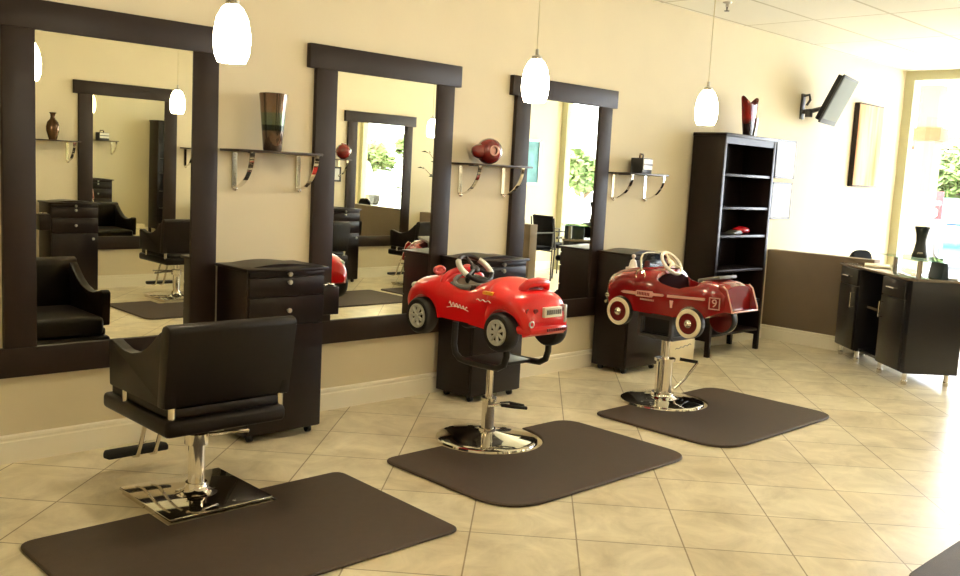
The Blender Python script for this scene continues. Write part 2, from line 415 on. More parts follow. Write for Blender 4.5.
# ------------------------------------------------------------------ styling chair
def lever(mb_parent, t, pts, r, grip=None):
    o = MB().tube(pts, r, 10).build('pump_lever', M['chrome'], mb_parent)
    if grip: MB().tube(grip, .011, 10).build('grip', M['rubber'], t)
    return o
def make_chair(x, y, label):
    t = thing('styling_chair', (x, y, 0), label, 'chair', None)
    X = lambda v: x+v
    Y = lambda v: y+v
    b = MB().box(x-.23, x+.23, y-.232, y+.232, .018, .03, .004)
    b.box(x-.22, x+.22, y-.222, y+.222, 0, .018)
    b.lathe([(.095, .028), (.07, .034), (.05, .05), (.044, .075), (0, .075)], (x, y, 0))
    b.build('base_plate', M['chrome'], t)
    c = MB().lathe([(.036, .03), (.038, .07), (.034, .08), (.034, .235), (.05, .24), (.05, .285), (.028, .29), (.028, .372), (0, .372)], (x, y, 0), 28).build('column', M['chrome'], t)
    MB().tube([(X(.03), y, .27), (X(.14), Y(-.01), .268), (X(.23), Y(-.02), .262)], .008).tube([(X(.03), Y(.03), .27), (X(.12), Y(.07), .272), (X(.19), Y(.11), .268)], .008).build('pump_lever', M['chrome'], c)
    MB().box(x-.272, x+.248, y-.285, y+.305, .365, .432, .02, 3).build('seat_base', M['leather'], t)
    cu = MB().box(x-.221, x+.221, y-.2, y+.29, .432, .535, .028, 3).box(x-.248, x+.235, y-.258, y+.27, .43, .472, .012, 2); cu.build('seat_cushion', M['leather'], t)
    arm = [(.235, .475), (.245, .66), (.215, .672), (.17, .660), (.10, .645), (.03, .645), (-.05, .662), (-.11, .69), (-.16, .722), (-.21, .76), (-.25, .78), (-.285, .775), (-.268, .475)]
    for sx in (-1, 1):
        MB().prism([(y+p, q) for p, q in arm], 'x', x+sx*.272, x+sx*.224, .009, 2).build('armrest', M['leather'], t)
    bk = [(-.262, .475), (-.31, .775), (-.302, .795), (-.275, .803), (-.245, .79), (-.232, .76), (-.205, .475)]
    MB().prism([(y+p, q) for p, q in bk], 'x', x-.275, x+.275, .009, 2).build('backrest', M['leather'], t)
    for px, py in ((-.25, .12), (.25, .12), (-.235, -.25), (.235, -.25)):
        MB().cyl((X(px), Y(py), .425), (X(px), Y(py), .482), .014).build('standoff', M['chrome'], t)
    fr = MB().prism([(x-.19, Y(.43)), (x+.085, Y(.43)), (x+.095, Y(.47)), (x+.08, Y(.51)), (x-.18, Y(.51)), (x-.20, Y(.47))], 'z', .085, .112, .008).build('footrest', M['rubber'], t)
    for sx in (-.065, .015):
        pts = [(X(sx), Y(.2), .37), (X(sx), Y(.27), .355), (X(sx), Y(.34), .27), (X(sx), Y(.39), .15), (X(sx), Y(.42), .09), (X(sx), Y(.46), .078), (X(sx), Y(.50), .078)]
        MB().tube(pts, .010).build('tube', M['chrome'], fr)
    return t
chair = make_chair(1.825, -.87, 'black vinyl styling chair on a square chrome base, back turned, nearest the camera')
for x, l in ((4.22, 'black styling chair facing the opposite wall, reflected in the largest mirror'), (5.80, 'black styling chair facing the opposite wall beside the empty shelf'), (7.33, 'black styling chair facing the opposite wall nearest the potted palm')):
    dup(chair, (x, YR+.90, .0), PI, l)

# ------------------------------------------------------------------ floor mats
def rounded(corners, n=8):
    out = []
    m = len(corners)
    for i, (px, py, r) in enumerate(corners):
        a = Vector(corners[i-1][:2]); b = Vector((px, py)); c = Vector(corners[(i+1) % m][:2])
        if r <= 0: out.append((px, py)); continue
        p0 = b + (a-b).normalized()*r; p1 = b + (c-b).normalized()*r
        for k in range(n+1):
            s = k/n; q = p0*(1-s)**2 + b*2*s*(1-s) + p1*s*s; out.append((q.x, q.y))
    return out
def arc(cx, cy, r, a0, a1, n=14):
    return [(cx+r*math.cos(math.radians(a0+(a1-a0)*k/n)), cy+r*math.sin(math.radians(a0+(a1-a0)*k/n)), 0) for k in range(n+1)]
def make_mat(pts, label, loc):
    b = MB().prism(pts, 'z', .001, .016)
    t = bmesh.new(); 
    o = b.build('floor_mat', M['mat'], None, loc)
    md = o.modifiers.new('b', 'BEVEL'); md.width = .008; md.segments = 2; md.limit_method = 'ANGLE'; md.angle_limit = math.radians(50)
    return tag(o, label, 'mat')
make_mat(rounded([(1.085, -.95, .07), (1.585, -.95, 0), (1.585, -1.112, 0), (2.065, -1.112, 0), (2.065, -.95, 0), (2.50, -.95, .06), (2.475, -1.81, .05), (1.085, -1.81, .05)]),
         'dark rubber floor mat with square corners under the black styling chair', (1.8, -1.4, 0))
def notch_mat(x0, x1, yb, yf, cx, cy, r, rf):
    a = math.degrees(math.asin((yb-cy)/r)) if abs(yb-cy) < r else 0
    nt = arc(cx, cy, r, 180-a, 360+a)
    # clockwise walk along the back edge from left to right through the notch
    return rounded([(x0, yb, .08)] + nt + [(x1, yb, .14), (x1, yf, .16), (x0, yf, rf)])
make_mat(notch_mat(2.765, 4.135, -.925, -1.80, 3.46, -.95, .30, .24), 'dark rubber floor mat with rounded corners under the bright red toy car', (3.42, -1.4, 0))
make_mat(notch_mat(4.375, 5.69, -.93, -1.85, 5.03, -.98, .29, .22), 'dark rubber floor mat with rounded corners under the deep red fire engine car', (5.02, -1.4, 0))
bm_ = make_mat(rounded([(-.70, .0, .1), (.70, 0, .1), (.70, .9, .06), (.26, .9, 0), (.26, .72, 0), (-.26, .72, 0), (-.26, .9, 0), (-.70, .9, .06)][::-1]),
               'dark floor mat at the bottom right corner of the picture', (0, 0, 0))
bm_.location = (4.16, -3.14, 0); bm_.rotation_euler = (0, 0, 0)
# the mats of the opposite row run towards their wall
for v in bm_.data.vertices: v.co.y = -v.co.y
bm_.data.flip_normals()
dup(bm_, (5.80, -3.14, 0), 0, 'dark floor mat of the opposite row beside the empty shelf chair')
dup(bm_, (7.33, -3.14, 0), 0, 'dark floor mat of the opposite row nearest the potted palm')

# ------------------------------------------------------------------ car body lofter
def curve(pts, sm=.02):
    """smoothed piecewise-linear function from (t, v) points"""
    pts = sorted(pts)
    def lin_(t):
        if t <= pts[0][0]: return pts[0][1]
        for (a, va), (b, vb) in zip(pts, pts[1:]):
            if t <= b: return va + (vb-va)*(t-a)/(b-a)
        return pts[-1][1]
    def f(t): return sum(lin_(t + sm*k/4) for k in range(-4, 5))/9
    return f
def loft_car(xc, ys, W, T, B, wheels, warch, dip, expo=.55, nth=40, crown=.02, dx=.78):
    bm = bmesh.new(); rings = []
    for y in ys:
        w_, zt = W(y), T(y); zb = B(y)
        for yw, zw in wheels:
            if abs(y-yw) < warch: zb = max(zb, zw + math.sqrt(max(0, warch**2-(y-yw)**2)))
        zb = min(zb, zt-.02)
        ring = []
        d, inn = dip(y)
        for k in range(nth+1):
            th = PI*k/nth; cx = math.cos(th); sx = math.sin(th)
            xx = -math.copysign(abs(cx)**expo, cx); zz = sx**expo
            z = zb + (zt-zb)*zz + crown*(1-xx*xx)*(zz > .5)
            if d > 0 and zz > .5:
                s = max(0, min(1, (dx-abs(xx))/.10)); z -= d*s*s*(3-2*s)
            # slight tumblehome and bulge of the flank
            bul = 1 + .03*math.sin(PI*min(1, zz)) - .05*(1-zz)**2
            ring.append(bm.verts.new((xc + xx*w_*bul, y, max(z, zb+.005) if d > 0 else z)))
        rings.append(ring)
    for r0, r1, y in zip(rings, rings[1:], ys):
        for k in range(nth):
            f = bm.faces.new((r0[k], r0[k+1], r1[k+1], r1[k]))
            th = PI*(k+.5)/nth; ax = abs(math.cos(th))**expo
            if dip(y)[0] > .02 and ax < dx-.035 and math.sin(th)**expo > .5: f.material_index = 1
        bm.faces.new((r0[nth], r0[0], r1[0], r1[nth]))
    bm.faces.new(rings[0]); bm.faces.new(rings[-1][::-1])
    bmesh.ops.recalc_face_normals(bm, faces=bm.faces[:])
    o = MB(); o.bm.free(); o.bm = bm
    return o
def frange(a, b, n): return [a + (b-a)*k/n for k in range(n+1)]
def wheel(t, x, y, z, r, w, sgn, tyre, hubm, kind):
    """wheel with axle along x; sgn = outer side"""
    rot = Matrix.Rotation(sgn*PI/2, 4, 'Y')
    pr = [(r*.62, w*.35), (r*.7, w*.5), (r*.88, w*.5), (r*.97, w*.36), (r, w*.1), (r, -w*.3), (r*.9, -w*.5), (0, -w*.5)]
    wh = MB().lathe([(0, w*.3), (r*.62, w*.3)] + pr, (x, y, z), 36, rot).build('wheel', M['tyre'], t)
    if kind == 'sport':
        h = MB().lathe([(r*.44, w*.46), (r*.60, w*.54), (r*.66, w*.50), (r*.64, w*.3), (r*.46, w*.34)], (x, y, z), 36, rot, closed=True)
        h.lathe([(0, w*.58), (r*.12, w*.57), (r*.16, w*.40), (r*.14, w*.3), (0, w*.3)], (x, y, z), 20, rot)
        for k in range(7):
            a = 2*PI*k/7; ca, sa = math.cos(a), math.sin(a)
            h.cyl((x+sgn*w*.46, y+ca*r*.1, z+sa*r*.1), (x+sgn*w*.47, y+ca*r*.52, z+sa*r*.52), r*.075, r*.10, 8)
        h.build('hub_cap', M['silverpl'], wh)
    else:
        MB().lathe([(r*.68, w*.46), (r*.74, w*.56), (r*.93, w*.56), (r*.995, w*.40), (r*.9, w*.28), (r*.66, w*.3)], (x, y, z), 36, rot, closed=True).build('whitewall', M['cream'], wh)
        MB().lathe([(r*.26, w*.42), (r*.69, w*.36), (r*.70, w*.46), (r*.5, w*.46), (r*.30, w*.54)], (x, y, z), 32, rot, closed=True).build('red_rim', M['rim'], wh)
        MB().lathe([(0, -w*.54), (r*.9, -w*.54), (r*.9, -w*.44), (0, -w*.44)], (x, y, z), 32, rot).build('inner_disc', M['rim'], wh)
        MB().lathe([(0, w*.82), (r*.14, w*.78), (r*.26, w*.60), (r*.31, w*.46), (r*.28, w*.36), (0, w*.36)], (x, y, z), 28, rot).build('hub_cap', M['chrome'], wh)
    return wh
def steering(t, c, R, tilt, rimm, hubm, grips=None, k=3):
    """ring tilted back towards the rear (-y)"""
    rot = Matrix.Rotation(tilt, 3, 'X')
    st = MB().torus(c, R, R*.13, rot, 36, 10).build('steering_wheel', rimm, t)
    b = MB().ball(c, R*.30, 1, 1, .5, mtx=rot.to_4x4())
    C = Vector(c)
    for j in range(k):
        a = PI/2 + 2*PI*j/k + (PI/6 if k == 2 else 0); p = C + rot @ Vector((R*.95*math.cos(a), R*.95*math.sin(a), 0))
        b.cyl(C, p, R*.10, R*.08, 8)
    b.build('spokes', hubm, st)
    if grips:
        for a0, a1 in grips:
            g = MB(); g.tube([C + rot @ Vector((R*math.cos(a0+(a1-a0)*i/8), R*math.sin(a0+(a1-a0)*i/8), 0)) for i in range(9)], R*.16, 10)
            g.build('grip', M['silverpl'], st)
    stem = C + rot @ Vector((0, 0, -R*1.1))
    MB().cyl(C, stem, R*.12, R*.16, 10).build('steering_stem', M['blk'], st)
    return st
def disc_base(t, x, y, R, pump_r, pump_z, piston_r, top, lev):
    MB().lathe([(0, 0), (R-.006, 0), (R, .008), (R-.004, .018), (R-.02, .024), (R*.55, .034), (R*.3, .046), (pump_r*1.35, .055), (pump_r*1.3, .07), (0, .07)], (x, y, 0), 56).build('base_plate', M['chrome'], t)
    c = MB().lathe([(pump_r*1.1, .055), (pump_r, .085), (pump_r, pump_z-.02), (pump_r*1.25, pump_z-.018), (pump_r*1.25, pump_z), (piston_r, pump_z+.004), (piston_r, top), (0, top)], (x, y, 0), 32).build('column', M['chrome'], t)
    return c

# ---------- bright red toy car on chair base
def red_car():
    px = 3.46; x = 3.415; t = thing('toy_car_chair', (px, -.95, 0), 'bright red toy sports car mounted on a chrome pedestal as a child seat', 'car seat')
    c = disc_base(t, px, -.95, .275, .034, .235, .019, .452, None)
    lv = MB().tube([(x+.02, -.97, .195), (x+.09, -1.00, .20), (x+.13, -1.02, .198)], .008).build('pump_lever', M['chrome'], c)
    MB().tube([(x+.10, -.985, .20), (x+.15, -1.0, .20), (x+.20, -1.06, .19), (x+.19, -1.09, .186), (x+.13, -1.06, .194), (x+.08, -1.01, .2)], .010).build('lever_grip', M['rubber'], c)
    # black tubular seat frame under the car
    fr = MB().box(x-.115, x+.175, -1.12, -.90, .442, .460, .004)
    fr.build('mount_plate', M['blk'], t)
    for sx in (-.125, .185):
        MB().tube([(x+sx, -.845, .64), (x+sx, -.84, .52), (x+sx, -.855, .475), (x+sx, -.89, .452), (x+sx, -.95, .446), (x+sx, -1.06, .446), (x+sx, -1.17, .452), (x+sx, -1.21, .475), (x+sx, -1.225, .52), (x+sx, -1.225, .64)], .017, 12).build('mount_loop', M['blk'], t)
    fw, rw = (-.635, .648), (-1.232, .650); r = .098
    T = curve([(-.445, .70), (-.455, .745), (-.48, .785), (-.53, .815), (-.62, .834), (-.70, .850), (-.76, .862), (-.82, .842), (-.88, .824), (-.95, .822), (-1.01, .842), (-1.08, .872), (-1.13, .874), (-1.19, .852), (-1.23, .838), (-1.28, .83), (-1.335, .818), (-1.362, .785), (-1.378, .73)], .02)
    B = curve([(-.445, .68), (-.49, .662), (-.6, .652), (-1.0, .650), (-1.28, .638), (-1.345, .632), (-1.378, .66)], .02)
    W = curve([(-.44, .09), (-.455, .13), (-.49, .162), (-.56, .186), (-.65, .192), (-.78, .178), (-.95, .173), (-1.08, .18), (-1.2, .192), (-1.29, .185), (-1.34, .165), (-1.37, .14), (-1.38, .128)], .02)
    def dip(y):
        a = max(0, min(1, (-.765-y)/.04)); b = max(0, min(1, (y+.985)/.04)); s = min(a, b)
        return .07*s*s*(3-2*s), 0
    body = loft_car(x, frange(-.444, -1.379, 150), W, T, B, (fw, rw), .112, dip, expo=.5, crown=.03)
    bo = body.build('car_body', [M['red'], M['cockpit']], t, sharp=50)
    # dark cockpit liner and grey rim
    MB().lathe([(0, .775), (.09, .775), (.11, .79), (.12, .81)], (x, -.875, 0), 28, Matrix.Diagonal((1, .72, 1, 1))).build('cockpit_liner', M['cockpit'], bo)
    MB().tube([(x+.138*math.cos(a), -.872+.108*math.sin(a), .838+.022*math.sin(a)**2+.012*math.sin(a)-.006*(abs(math.cos(a))**3)) for a in [2*PI*k/40 for k in range(40)]], .011, 8, closed=True).build('cockpit_rim', M['grey'], bo)
    # arched cowl behind the hood
    MB().tube([(x+.14*math.cos(a), -.752+.0*math.sin(a), .835+.065*math.sin(a)) for a in [PI*k/20 for k in range(21)]], .018, 10).build('cockpit_hoop', M['red'], bo)
    MB().box(x-.12, x+.12, -.96, -.93, .77, .845, .008).build('dashboard', M['blk'], bo)
    # headlights
    for sx in (-1, 1):
        MB().ball((x+sx*.135, -.53, .795), .027, .7, 1.4, .7).build('headlight', M['silverpl'], bo)
    # wing mirrors on stalks
    for sx in (-1, 1):
        m_ = MB().torus((x+sx*.10, -.672, .892), .034, .009, Matrix.Rotation(PI/2, 3, 'X'), 24, 8, .5).box(x+sx*.10-.006, x+sx*.10+.006, -.678, -.666, .82, .880)
        m_.ball((x+sx*.10, -.670, .892), .028, 1, .2, .5); m_.build('wing_mirror', M['pinkmir'], bo)
    for (yy, zz) in (fw, rw):
        for sx in (-1, 1): wheel(t, x+sx*.178, yy, zz, r, .075, sx, None, None, 'sport')
    steering(t, (x, -.84, .915), .098, math.radians(38), M['blk'], M['blk'], grips=((2.5, 3.6), (5.8, 7.0)))
    # rear roll bar / handle
    MB().tube([(x-.07, -1.25, .82), (x-.07, -1.262, .865), (x-.055, -1.275, .888), (x+.01, -1.28, .895), (x+.075, -1.275, .888), (x+.09, -1.262, .865), (x+.09, -1.25, .82)], .024, 12).build('handle_bar', M['red'], bo)
    MB().ball((x+.01, -1.255, .85), .075, 1.0, .45, .42).build('head_pad', M['dkred'], bo)
    # rear face: lamps, plate, bumper
    for sx, yl in ((-.152, -1.315), (-.128, -1.343), (-.092, -1.364), (.10, -1.362)):
        MB().cyl((x+sx, yl+.012, .765), (x+sx, yl-.014, .765), .013).build('lamp', M['dkred'], bo)
    pl = MB().box(x-.05, x+.075, -1.398, -1.376, .735, .785, .003).build('number_plate', M['white'], bo)
    s = MB()
    for k in range(7): s.box(x-.038+k*.0155, x-.028+k*.0155, -1.401, -1.397, .750, .772)
    s.build('plate_characters', M['grey'], pl)
    bp = MB().tube([(x-.165, -1.305, .672), (x-.12, -1.368, .672), (x, -1.387, .672), (x+.12, -1.368, .672), (x+.165, -1.305, .672)], .02, 10).build('bumper', M['red'], bo)
    s = MB()
    for k in range(9): s.box(x-.04+k*.016, x-.03+k*.016, -1.413, -1.406, .668, .682)
    s.build('bumper_lettering', M['dkred'], bp)
    MB().torus((x-.12, -1.376, .705), .014, .005, Matrix.Rotation(PI/2, 3, 'X'), 20, 8).build('exhaust', M['silverpl'], bo)
    MB().box(x+.11, x+.128, -1.385, -1.34, .70, .79, .006).build('corner_chrome', M['silverpl'], bo)
    # handwriting flourish on the flank: illegible in the photograph
    xs = x-.1885
    pts = []
    for k in range(60):
        s_ = k/59; pts.append((xs-.004, -.86-.135*s_, .745+.012*math.sin(s_*34)*(1-.4*s_)-.012*s_))
    MB().tube(pts, .0022, 6).tube([(xs-.004, -.845-.16*k/10, .722+.012*math.sin(k/10*PI)) for k in range(11)], .002, 6).build('script_lettering', M['white'], bo)
    MB().tube([(x-.192, -1.06-.10*k/10, .79+.005*math.sin(k*1.7)) for k in range(11)], .002, 6).build('script_lettering', M['white'], bo)
    MB().box(x-.192, x-.170, -1.165, -1.10, .822, .838, .002).build('sticker', M['yellow'], bo)
    return t
red_car()

# ---------- deep red fire engine pedal car
def fire_car():
    x = 5.025; yb = -.98
    t = thing('pedal_car_chair', (x, yb, 0), 'deep red vintage fire engine pedal car with whitewall wheels mounted on a chrome pedestal', 'car seat')
    c = disc_base(t, x, yb, .27, .054, .295, .022, .46, None)
    MB().tube([(x+.05, yb-.05, .09), (x+.11, yb-.09, .16), (x+.20, yb-.12, .265)], .008).build('pump_lever', M['chrome'], c)
    MB().tube([(x+.20, yb-.12, .265), (x+.14, yb-.02, .275)], .011).build('lever_grip', M['rubber'], c)
    b = MB()
    X0, X1, Y0, Y1, Z0, Z1 = x-.13, x+.13, yb-.12, yb+.12, .445, .575
    for xx in (X0, X1):
        for yy in (Y0, Y1): b.box(xx-.012, xx+.012, yy-.012, yy+.012, Z0, Z1+.02)
    for zz in (Z0, Z1):
        for yy in (Y0, Y1): b.box(X0, X1, yy-.012, yy+.012, zz-.012, zz+.012)
        for xx in (X0, X1): b.box(xx-.012, xx+.012, Y0, Y1, zz-.012, zz+.012)
    b.build('mount_frame', M['dkgrey'], t)
    MB().box(X0+.01, X1-.01, Y0+.01, Y1-.01, Z0, Z0+.02).box(X0+.02, X1-.02, Y0+.02, Y1-.02, Z0+.02, Z1).build('mount_box', M['blk'], t)
    fw, rw = (-.738, .580), (-1.268, .576); r = .090
    T = curve([(-.572, .66), (-.576, .745), (-.59, .785), (-.64, .812), (-.72, .832), (-.82, .848), (-.93, .858), (-.985, .852), (-1.03, .83), (-1.10, .812), (-1.18, .806), (-1.26, .822), (-1.34, .832), (-1.42, .822), (-1.47, .80)], .02)
    B = curve([(-.572, .62), (-.64, .605), (-.80, .597), (-1.15, .592), (-1.34, .61), (-1.40, .645), (-1.47, .672)], .02)
    W = curve([(-.572, .12), (-.585, .15), (-.63, .178), (-.72, .195), (-.85, .200), (-1.25, .200), (-1.40, .182), (-1.47, .155)], .02)
    def dip(y):
        a = max(0, min(1, (-.985-y)/.03)); b = max(0, min(1, (y+1.29)/.03)); s = min(a, b)
        return .15*s*s*(3-2*s), 0
    bo = loft_car(x, frange(-.570, -1.47, 130), W, T, B, (fw, rw), .098, dip, expo=.42, crown=.022, dx=.88).build('car_body', [M['maroon'], mat('dark_interior', (40, 5, 6), .9, spec=.1)], t, sharp=50)
    # open truck bed at the tail
    bd = MB()
    def quad(a, b_, th, mbx):  # thick plate between two polylines
        pass
    for sx in (-1, 1):
        bd.prism([(-1.42, .66), (-1.42, .822), (-1.445, .822), (-1.475, .80), (-1.515, .69), (-1.515, .672)], 'x', x+sx*.152, x+sx*.140, .003)
    bd.box(x-.145, x+.145, -1.515, -1.42, .668, .680, .003)
    bd.build('tail_bed', M['maroon'], bo)
    MB().tube([(x-.147, -1.45, .824), (x-.147, -1.475, .803), (x-.147, -1.518, .69), (x-.147, -1.52, .674), (x+.147, -1.52, .674), (x+.147, -1.518, .69), (x+.147, -1.475, .803), (x+.147, -1.45, .824)], .0045, 8).build('bed_trim', M['pinktrim'], bo)
    # grey seat pad
    MB().box(-.10, .10, -.005, .15, -.01, .01, .006, mtx=Matrix.Translation((x, -1.385, .866)) @ Matrix.Rotation(math.radians(-13), 4, 'X')).box(x-.08, x+.08, -1.36, -1.26, .80, .842).build('seat_pad', M['grey'], t)
    MB().box(x-.12, x+.12, -1.27, -1.02, .69, .705).build('cockpit_floor', M['blk'], bo)
    # hood ridge and stepped nose
    MB().prism([(-.63, .79), (-.645, .826), (-.66, .835), (-.80, .868), (-.93, .884), (-.94, .85), (-.64, .78)], 'x', x-.10, x+.10, .012).build('hood_ridge', M['maroon'], bo)
    gr = MB()
    for k in range(6): gr.box(x-.09, x+.09, -.578, -.560, .655+k*.016, .661+k*.016)
    gr.build('grille', M['chrome'], bo)
    MB().tube([(x-.165, -.60, .622), (x-.13, -.565, .62), (x, -.552, .62), (x+.13, -.565, .62), (x+.165, -.60, .622)], .011, 10).build('front_bumper', M['chrome'], bo)
    for sx in (-1, 1):
        MB().lathe([(0, 0), (.008, 0), (.014, .02), (.015, .034), (.010, .04), (0, .042)], (x+sx*.165, -.635, .668), 20, Matrix.Rotation(-PI/2, 4, 'X')).build('headlight', M['chrome'], bo)
    # bell on a stand, red beacon, windscreen
    bl = MB().lathe([(0, .925), (.006, .925), (.008, .915), (.018, .908), (.024, .888), (.028, .868), (.036, .855), (.034, .852), (0, .852)], (x-.02, -.69, -.01), 24).box(x-.055, x+.015, -.725, -.655, .822, .853, .003)
    bl.ball((x-.02, -.69, .925), .014)
    bl.build('bell', M['white'], t)
    MB().lathe([(0, .905), (.012, .902), (.018, .89), (.019, .862), (.024, .860), (.024, .85), (0, .85)], (x+.02, -.775, 0), 20).build('beacon', M['red'], t)
    ws = MB()
    for sx in (-1, 1):
        ws.tube([(x+sx*.15, -.895, .80), (x+sx*.155, -.87, .83), (x+sx*.15, -.85, .875), (x+sx*.135, -.835, .93), (x+sx*.12, -.835, .955)], .007, 8)
    ws.tube([(x-.122, -.835, .955), (x-.06, -.82, .962), (x+.06, -.82, .962), (x+.122, -.835, .955)], .006, 8)
    wo = ws.build('windscreen_frame', M['chrome'], t)
    MB().prism([(x-.145, .868), (x+.145, .868), (x+.12, .955), (x-.12, .955)], 'y', -.837, -.833).build('windscreen', M['tint'], wo)
    sc_ = MB()
    for sx in (-1, 1): sc_.torus((x+sx*.178, -.87, .825), .034, .006, Matrix.Rotation(PI/2, 3, 'Y'), 24, 8)
    sc_.build('side_handle', M['chrome'], bo)
    for (yy, zz) in (fw, rw):
        for sx in (-1, 1): wheel(t, x+sx*.185, yy, zz, r, .06, sx, None, None, 'white')
    steering(t, (x, -.975, .908), .082, math.radians(50), M['white'], M['cream'])
    # flank trim
    xs = x-.203
    tr = MB().prism([(-.745, .710), (-.765, .719), (-.86, .722), (-.87, .732), (-.985, .738), (-.995, .728), (-1.065, .731), (-1.075, .724), (-1.065, .716), (-.995, .712), (-.985, .700), (-.87, .695), (-.86, .703), (-.765, .703)], 'x', xs-.006, xs+.012).build('side_trim', M['pinktrim'], bo)
    s = MB()
    for k in range(8): s.box(xs-.008, xs-.004, -.885-k*.012, -.878-k*.012, .707, .726)
    s.build('trim_lettering', M['maroon'], tr)
    s = MB()
    for k in range(9): s.box(xs-.0035, xs+.01, -.905-k*.012, -.899-k*.012, .676, .686)
    s.build('small_lettering', M['pinktrim'], bo)
    MB().prism([(-1.10, .716), (-1.10, .732), (-1.36, .744), (-1.36, .730)], 'x', xs-.005, xs+.012).build('side_trim', M['pinktrim'], bo)
    MB().prism([(-1.12, .70), (-1.145, .70), (-1.138, .655), (-1.127, .655)], 'x', xs-.004, xs+.012).build('shield_badge', M['pinktrim'], bo)
    nm = Matrix.Translation((x-.181, -1.418, .7175)) @ Matrix.Rotation(math.atan2(.25, 1.0), 4, 'Z') @ Matrix.Rotation(-PI/2, 4, 'Z') @ Matrix.Rotation(PI/2, 4, 'X')
    bx = MB()
    for a in ((-.033, .033, -.036, -.031), (-.033, .033, .031, .036), (-.033, -.028, -.036, .036), (.028, .033, -.036, .036)): bx.box(*a, -.006, .002, mtx=nm)
    bx.build('number_frame', M['pinktrim'], bo)
    text_mesh('number', '9', .068, M['pinktrim'], bo, nm, .003)
    # rear fender skirt below the bed
    return t
fire_car()

# cream box standing on the floor behind the fire engine car
cbx = thing('cardboard_box', (6.30, -.22, 0), 'small cream box with handwriting standing on the floor behind the deep red fire engine car', 'box')
b = MB().box(6.13, 6.47, -.275, -.16, 0, .205, .004).build('carton', M['cream'], cbx)
MB().tube([(6.20+.018*k, -.277, .115+.006*math.sin(k*1.9)+.002*k) for k in range(13)], .0028, 6).build('handwriting', M['grey'], b)


# ------------------------------------------------------------------ bookcase
bk = thing('bookcase', (7.06, -.14, 0), 'tall dark open bookcase standing against the wall beyond the fire engine car', 'bookcase')
x0, x1, yf, yb = 6.655, 7.47, -.29, .01
for xa in (x0, x1-.035):
    MB().box(xa, xa+.035, yf, yb, .13, 1.81, .002).build('side_panel', M['cab'], bk)
    for ya in (yf, yb-.04): MB().box(xa, xa+.035, ya, ya+.04, 0, .131, .002).build('leg', M['cab'], bk)
MB().box(x0+.035, x1-.035, yb-.015, yb, .16, 1.80).build('back_panel', M['cab'], bk)
MB().box(x0-.008, x1+.008, yf-.012, yb, 1.81, 1.838, .003).build('top', M['cab'], bk)
for z in (1.515, 1.245, 1.010, .722, .452, .19):
    MB().box(x0+.035, x1-.035, yf+.006, yb-.015, z-.022, z, .002).build('shelf', M['cab'], bk)
MB().box(x0+.035, x1-.035, yf+.002, yf+.02, 1.755, 1.81).build('top_rail', M['cab'], bk)

# ------------------------------------------------------------------ shelf ornaments
gv = stripes_mat('banded_vase_glass', [(0, (110, 92, 78)), (.10, (120, 100, 84)), (.105, (38, 44, 34)), (.13, (40, 46, 36)), (.135, (108, 120, 100)), (.19, (112, 122, 104)), (.2, (140, 118, 100)), (.30, (128, 106, 90))], rough=.08, metal=.75)
tag(MB().lathe([(0, 0), (.044, 0), (.048, .006), (.058, .12), (.068, .24), (.074, .292), (.071, .295), (.066, .288), (.045, .02), (0, .016)], (2.64, -.075, 1.4752), 40).build('glass_vase', gv, None, (2.64, -.075, 1.4752)),
    'tall tapered silvery glass vase on the shelf beside the largest mirror', 'vase')
# round red vase lying with its mouth to the room
rv = MB(); rot = Matrix.Rotation(math.radians(112), 4, 'X') @ Matrix.Rotation(0, 4, 'Z')
d = Vector((-.25, -.95, .05)).normalized(); q = d.to_track_quat('Z', 'Y').to_matrix().to_4x4()
rv.lathe([(0, -.09), (.035, -.085), (.066, -.06), (.082, -.02), (.082, .02), (.068, .052), (.046, .068), (.034, .07), (.032, .055), (.05, .03), (.058, 0), (.04, -.03), (0, -.045)], (4.225, -.075, 1.5575), 36, q)
rv.ball((4.155, -.065, 1.553), .055, 1.25, .8, .85)
rvo = thing('round_vase', (4.215, -.075, 1.4755), 'round dark red vase lying on the wall shelf with its pale mouth forward', 'vase')
rvo.location = (4.215, -.075, 1.4755)
rv.build('vase_body', M['redglass'], rvo)
MB().torus(Vector((4.225, -.075, 1.5575)) + d*.067, .029, .006, q.to_3x3(), 24, 8).ball(Vector((4.225, -.075, 1.5575)) + d*.045, .026, 1, 1, .5, mtx=q).build('vase_mouth', M['pinktrim'], rvo)
# small box
sb = thing('keepsake_box', (5.87, -.06, 1.4755), 'small dark box with a white front and metal loop on a wall shelf', 'box')
rz = Matrix.Translation((5.875, -.06, 1.4755)) @ Matrix.Rotation(math.radians(12), 4, 'Z')
MB().box(-.085, .085, -.05, .05, 0, .115, .003, mtx=rz).build('box_body', M['blk'], sb)
fp = MB().box(-.078, .078, -.056, -.05, .03, .108, mtx=rz).build('front_panel', M['white'], sb)
MB().box(-.078, .078, -.058, -.056, .06, .075, mtx=rz).build('band', M['grey'], fp)
MB().tube([rz @ Vector(p) for p in ((-.04, 0, .115), (-.04, 0, .135), (-.035, 0, .145), (.015, 0, .145), (.02, 0, .135), (.02, 0, .115))], .007, 8).build('handle', M['bronze'], sb)
